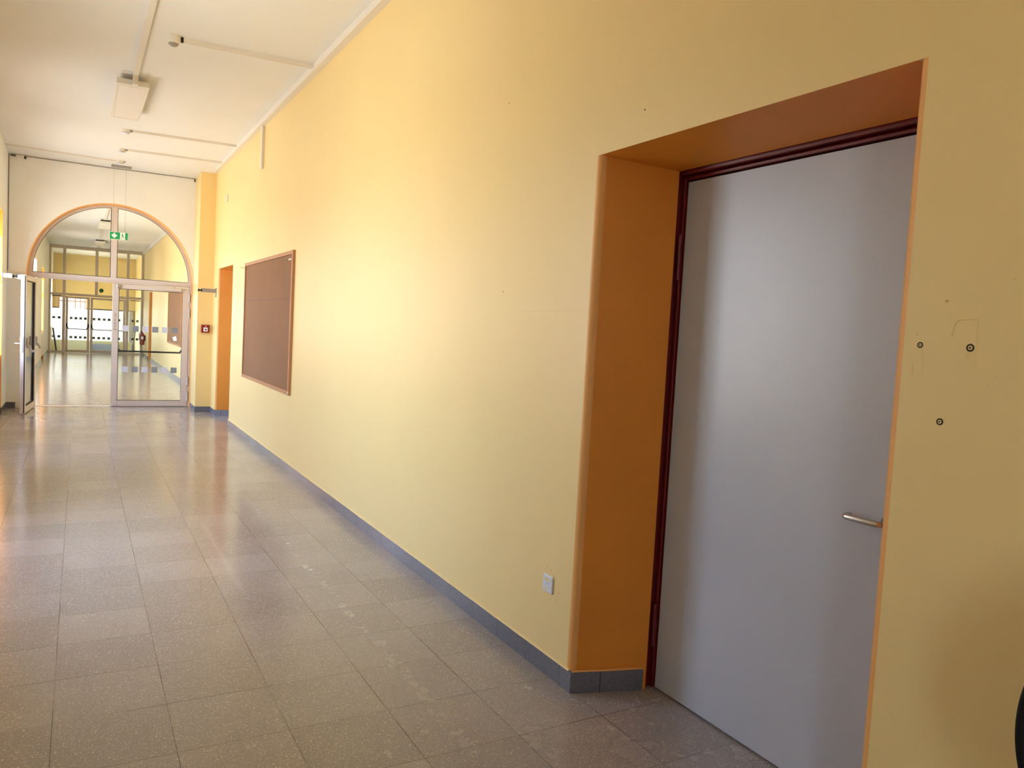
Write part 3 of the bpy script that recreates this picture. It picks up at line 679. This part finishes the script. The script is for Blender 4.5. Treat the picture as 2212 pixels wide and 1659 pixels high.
# cables in the far corner
b = MB(); zc_ = 3.952
b.tube([(LW+0.02, YF-0.008, zc_), (0.4, YF-0.008, zc_-0.004), (1.69, YF-0.008, zc_+0.004)], 0.004, 6)
b.tube([(1.69, YF-0.008, zc_+0.004), (1.69, YF-0.008, zc_-0.05)], 0.010, 6)
tag(b.build('ceiling_cable', m_cable), 'thin dark cable along the top of the arched wall', 'cable')
b = MB(); b.tube([(LW+0.012, YF-0.008, zc_), (LW+0.010, YF-0.008, 2.17)], 0.0045, 6); tag(b.build('corner_cable', m_cable), 'thin dark vertical cable in the left corner of the arched wall', 'cable')
b = MB(); b.box(LW+0.01, -0.752, YF-0.03, YF, 2.135, 2.165); tag(b.build('side_trunking', m_white, bevel=0.003), 'short cream trunking between left corner and arch springing', 'trunking')
b = MB(); b.box(-0.90, -0.79, YF-0.035, YF, 3.915, 3.955); jb = tag(b.build('junction_box', m_white, bevel=0.004), 'small white junction box in the top left corner of the arched wall', 'junction box')
b = MB(); b.box(-0.965, -0.90, YF-0.025, YF-0.005, 3.93, 3.942); b.build('cable_gland', m_dark, jb)
b = MB(); b.box(-0.79, -0.765, YF-0.03, YF-0.002, 3.91, 3.94); b.build('cable_gland', m_dark, jb)

# ------------------------------------------------------------------ far corridor
m_p = m_alu2
D5 = (0.5, YPART, 0); d5 = root('door_5', D5, 'beige framed glazed partition with double doors at the far end of the corridor', 'door', None, 'structure')
b = MB(0.0008); ya, yb = YPART-0.04, YPART+0.04
b.box(-1.0, -0.93, ya, yb, 0, 3.97); b.box(-0.565, -0.465, ya, yb, 0, 3.97); b.box(1.54, 1.64, ya, yb, 0, 3.97); b.box(2.05, 2.14, ya, yb, 0, 3.97); b.box(0.48, 0.59, ya, yb, 2.14, 3.97)
b.box(-1.0, 2.14, ya, yb, 3.84, 3.97); b.box(-1.0, 2.14, ya, yb, 2.12, 2.22); b.box(-1.0, -0.5, ya, yb, 0, 0.07); b.box(1.6, 2.14, ya, yb, 0, 0.07)
b.build('frame', m_p, d5, D5, bevel=0.004)
b = MB()
for x0, x1, z0, z1 in ((-0.93,-0.565,0.07,2.12),(1.64,2.05,0.07,2.12),(-0.93,-0.565,2.22,3.84),(-0.465,0.48,2.22,3.84),(0.59,1.54,2.22,3.84),(1.64,2.05,2.22,3.84)): b.box(x0, x1, YPART-0.003, YPART+0.003, z0, z1)
b.build('fixed_pane', m_glassr, d5, D5)
b = MB(); b.box(-0.92, -0.60, ya-0.02, ya, 2.085, 2.115); b.box(1.68, 2.03, ya-0.02, ya, 2.065, 2.095); b.build('dark_rail', m_dark, d5, D5)
b = MB(); b.lathe([(0.078, 0), (0.078, 0.002)], (0.70, YPART-0.003, 2.385), (0,-1,0), 28); b.build('round_sticker', m_dgreen, d5, D5)
for xa, xb in ((-0.465, 0.335), (0.345, 1.54)):
    lf = MB(0.0008); lf.k = 9; x0, x1 = xa, xb; fr = 0.095
    lf.box(x0, x0+fr, ya, yb, 0.01, 2.11); lf.box(x1-fr, x1, ya, yb, 0.01, 2.11); lf.box(x0, x1, ya, yb, 0.01, 0.13); lf.box(x0, x1, ya, yb, 2.02, 2.11)
    leaf = lf.build('door_leaf', m_p, d5, D5, bevel=0.004)
    g = MB(); g.box(x0+fr, x1-fr, YPART-0.003, YPART+0.003, 0.13, 2.02); g.build('glass_pane', m_glassr, leaf, D5)
    pb = MB(); y_ = ya-0.10; pb.tube([(x0+0.10, y_, 0.90), (x1-0.10, y_, 0.90)], 0.014, 10)
    for x, s_ in ((x0+0.05, 1), (x1-0.05, -1)): pb.tube([(x, ya, 1.03), (x+s_*0.015, y_+0.02, 0.97), (x+s_*0.055, y_, 0.90)], 0.02, 10); pb.box(x-0.02, x+0.02, ya-0.02, ya, 0.98, 1.10)
    pb.build('push_bar', m_dark, leaf, D5, smooth=True)
    n_ = 4 if xb < 1 else 6; pit_ = 0.148
    for row, zq in enumerate((1.300, 0.590)):
        for i in range(n_):
            x = (xa+0.19 + i*0.155) if xb < 1 else (0.475 + i*0.168)
            if xb > 1 and x > 1.43: continue
            q = MB(); q.box(x-0.045, x+0.045, YPART-0.006, YPART-0.004, zq-0.045, zq+0.045); q.build('film_square', m_sqc if i % 2 else m_sqd, leaf, D5)
for x, k_ in ((-0.83, 1), (-0.66, 0), (1.79, 0), (1.95, 1)):
    for zq in (1.30, 0.60):
        q = MB(); q.box(x-0.045, x+0.045, YPART-0.006, YPART-0.004, zq-0.045, zq+0.045); q.build('film_square', m_sqd if k_ else m_sqc, d5, D5)

# radiator in the last niche, extinguisher, lamps
L = (LW, 27.9, 0); ra = root('radiator', L, 'white radiator under the last window beyond the glass door', 'radiator')
b = MB(); b.box(LW-0.16, LW+0.0, 27.25, 28.55, 0.12, 0.86); b.build('panel', m_white, ra, L, bevel=0.02)
b = MB()
for i in range(12): b.box(LW, LW+0.010, 27.32+i*0.1, 27.38+i*0.1, 0.18, 0.80)
b.build('fin_row', m_white, ra, L)
b = MB(); b.tube([(LW-0.05, 28.4, 0.13), (LW-0.05, 28.4, 0.0)], 0.02, 8); b.build('pipe', m_dark, ra, L)
b = MB(); b.tube([(LW-0.05, 27.4, 0.13), (LW-0.05, 27.4, 0.0)], 0.02, 8); b.build('pipe', m_dark, ra, L)
L = (W2-0.11, 31.6, 0.45); fe = root('fire_extinguisher', L, 'red fire extinguisher hung on the far right wall by the partition', 'fire extinguisher')
b = MB(); b.lathe([(0.06, 0), (0.085, 0.02), (0.085, 0.36), (0.06, 0.42), (0.025, 0.45)], L, (0,0,1), 20); b.build('cylinder', m_fred, fe, L, smooth=True)
b = MB(); b.lathe([(0.02, 0.44), (0.025, 0.47), (0.02, 0.49)], L, (0,0,1), 12); b.box(L[0]-0.06, L[0]+0.04, L[1]-0.012, L[1]+0.012, 0.93, 0.955); b.build('valve', m_black, fe, L)
b = MB(); b.tube([(L[0]-0.03, L[1], 0.92), (L[0]-0.10, L[1]-0.03, 0.86), (L[0]-0.095, L[1]-0.05, 0.62)], 0.011, 8); b.build('hose', m_black, fe, L, smooth=True)
b = MB(); b.box(L[0]-0.04, L[0]+0.04, L[1]-0.0875, L[1]-0.083, 0.66, 0.76); b.build('instruction_label', m_signw, fe, L)
b = MB(); b.box(L[0]+0.08, W2, L[1]-0.03, L[1]+0.03, 0.60, 0.80); b.build('bracket', m_black, fe, L)
zf = cz(20)
for y0, y1, lab in ((22.6, 24.2, 'ceiling panel lamp in the far corridor nearest the arch'), (29.0, 30.6, 'ceiling panel lamp in the far corridor nearest the partition')):
    L = (0.55, (y0+y1)/2, zf); r_ = root('panel_lamp', L, lab, 'lamp')
    b = MB(); b.box(0.39, 0.71, y0, y1, zf-0.11, zf-0.055); b.build('housing', m_white, r_, L, bevel=0.004)
    b = MB(); b.box(0.42, 0.68, y0+0.08, y1-0.05, zf-0.114, zf-0.108); b.build('diffuser', m_diff, r_, L)
    b = MB(); b.box(0.44, 0.66, y0+0.2, y1-0.2, zf-0.06, zf+0.003); b.build('mounting_plate', m_dark, r_, L)  # dark colour stands in for the shaded gap above the lamp
for y0, y1, lab in ((17.5, 22.5, 'white conduit before the nearer far corridor lamp'), (24.4, 28.9, 'white conduit between the two far corridor lamps')):
    b = MB(); b.box(0.50, 0.555, y0, y1, zf-0.03, zf+0.005); tag(b.build('cable_conduit', m_white), lab, 'conduit')
b = MB(); b.box(0.75, W2-0.05, 28.0, 28.05, zf-0.02, zf+0.005); tag(b.build('cable_conduit', m_white), 'thin cross conduit on the far corridor ceiling', 'conduit')
detector(0.57, 32.3, 'smoke detector on the ceiling in front of the far partition')

# ------------------------------------------------------------------ lobby and bright yard behind the partition
YH = YPART + 4.9
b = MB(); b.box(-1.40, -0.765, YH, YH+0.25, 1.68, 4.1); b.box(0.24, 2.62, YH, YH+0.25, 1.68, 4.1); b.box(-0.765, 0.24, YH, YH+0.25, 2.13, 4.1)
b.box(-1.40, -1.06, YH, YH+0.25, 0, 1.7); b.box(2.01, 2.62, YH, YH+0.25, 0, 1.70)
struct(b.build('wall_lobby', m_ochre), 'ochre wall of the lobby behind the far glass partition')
b = MB(); b.box(-1.05, -0.765, YH-0.02, YH+0.27, 1.655, 1.70); b.box(0.24, 2.0, YH-0.02, YH+0.27, 1.655, 1.70); struct(b.build('trim_3', m_dark), 'dark lower edge of the ochre lobby wall', 'trim')
b = MB(0.0008); b.box(-0.765, 0.24, YH-0.02, YH+0.04, 1.955, 1.995)
for x in (-0.765, -0.17, 0.02, 0.20): b.box(x-0.018, x+0.018, YH-0.02, YH+0.04, 1.655, 2.13)
b.box(-0.765, 0.24, YH-0.02, YH+0.04, 2.11, 2.15)
struct(b.build('window_12', m_terra), 'terracotta barred window opening in the ochre lobby wall', 'window')  # opening added in place of panes reflected in the door glass
b = MB(); b.box(1.90, 2.06, YH-0.10, YH+0.05, 0, 1.69); tag(b.build('lobby_column', m_grey), 'grey column at the right side of the lobby opening', 'column')
YY = YPART + 10.5
b = MB(); b.box(4.2, 4.4, YH+0.25, YY+0.2, -0.1, 4.3); b.box(-3.4, 4.2, YY, YY+0.2, -0.1, 4.3); b.box(-3.4, -3.2, YH+0.25, YY, -0.1, 0.9); b.box(-3.4, -3.2, YH+0.25, YY, 3.0, 4.3); b.box(-3.4, -1.4, YH+0.05, YH+0.25, -0.1, 4.3); b.box(2.6, 4.4, YH+0.05, YH+0.25, -0.1, 4.3); struct(b.build('wall_yard', m_conc), 'bright white wall seen through the far doors')  # unseen side walls added; the left gap is sized to limit daylight
YR = YPART + 1.75
b = MB(); b.box(-0.95, 1.85, YR, YR+0.08, 0.0, 0.42); tag(b.build('low_parapet', mat('pale_yellow_paint', (0.84,0.78,0.42), 0.6)), 'pale yellow low parapet behind the far glass doors', 'parapet')
L = (0.83, YR-0.1, 0); r2 = root('ribbed_radiator', L, 'pale blue ribbed radiator on the floor behind the right far door', 'radiator')
b = MB(); b.box(0.42, 1.42, YR-0.07, YR-0.04, 0.0, 0.31); b.build('panel', mat('pale_blue_grey', (0.45,0.54,0.62), 0.5), r2, L)
for i in range(20):
    b = MB(); b.box(0.425+i*0.050, 0.450+i*0.050, YR-0.11, YR-0.07, 0.0, 0.31); b.build('fin', m_finblue, r2, L)
b = MB(); b.box(-3.2, 4.2, YH+0.25, YY, -0.12, 0.001); struct(b.build('floor_yard', mat('pale_paving', (0.6,0.57,0.5), 0.7)), 'pale floor beyond the lobby opening', 'floor')
for (x0, z0, x1, z1, m_, lab) in ((-0.86, 0.90, -0.74, 0.03, m_black, 'black pole leaning behind the left side pane of the far partition'), (1.90, 0.92, 1.78, 0.03, m_grey, 'grey pole leaning behind the right side pane of the far partition')):
    b = MB(); b.tube([(x0, YPART+0.35, z0), (x1, YPART+0.30, z1)], 0.03, 10); tag(b.build('leaning_pole', m_), lab, 'pole')
portal(-3.3, YH+0.3, YY-0.1, 0.95, 3.0)

# ------------------------------------------------------------------ black chair cut off at the right edge
L = (1.78, 0.50, 0.0); chr_ = root('chair', L, 'black rounded chair backrest frame just entering the picture at the lower right edge', 'chair')
ctr = Vector((1.700, 0.577, 0.900)); wv = Vector((-0.10, 0.19, 0)).normalized(); aw, ah = 0.205, 0.27
pts = []
for i in range(97):
    a_ = 2*math.pi*i/96; pts.append(ctr + wv*aw*math.cos(a_) + Vector((0,0,1))*ah*math.sin(a_))
b = MB(); b.tube(pts, 0.0098, 16); b.build('backrest_frame', m_blackp, chr_, L, smooth=True)
nv = wv.cross(Vector((0,0,1)))
b = MB(); b.prism([ctr + nv*0.003 + wv*(aw-0.008)*math.cos(2*math.pi*i/48) + Vector((0,0,1))*(ah-0.008)*math.sin(2*math.pi*i/48) for i in range(48)], nv*-0.006); b.build('backrest_mesh', m_mesh, chr_, L)
sc_ = ctr - nv*(-0.24 if nv.x < 0 else 0.24)*-1; sc_ = Vector((1.70, 0.36, 0.45))
b = MB(); q = []
for i in range(32):
    a_ = 2*math.pi*i/32; q.append(sc_ + Vector((0.22*math.copysign(abs(math.cos(a_))**0.6, math.cos(a_)), 0.21*math.copysign(abs(math.sin(a_))**0.6, math.sin(a_)), 0)))
b.prism(q, (0,0,0.05)); b.build('seat', m_blackp, chr_, L, bevel=0.015)
b = MB(); b.tube([ctr - Vector((0,0,ah)), ctr - Vector((0,0,ah+0.06)), sc_ + Vector((0.0,0.06,-0.01)), sc_ + Vector((0,0,-0.01))], 0.018, 10); b.build('back_support', m_blackp, chr_, L, smooth=True)
b = MB(); b.tube([sc_, (sc_.x, sc_.y, 0.09)], 0.03, 14); b.build('gas_column', m_blackp, chr_, L)
for i in range(5):
    a_ = 2*math.pi*i/5 + 0.3; e_ = Vector((sc_.x+0.20*math.cos(a_), sc_.y+0.20*math.sin(a_), 0.06))
    b = MB(); b.tube([(sc_.x, sc_.y, 0.10), e_], [0.025, 0.016], 10); b.lathe([(0.025, -0.012), (0.028, 0), (0.025, 0.012)], (e_.x, e_.y, 0.028), (math.sin(a_), -math.cos(a_), 0), 16); b.build('leg', m_blackp, chr_, L, smooth=True)
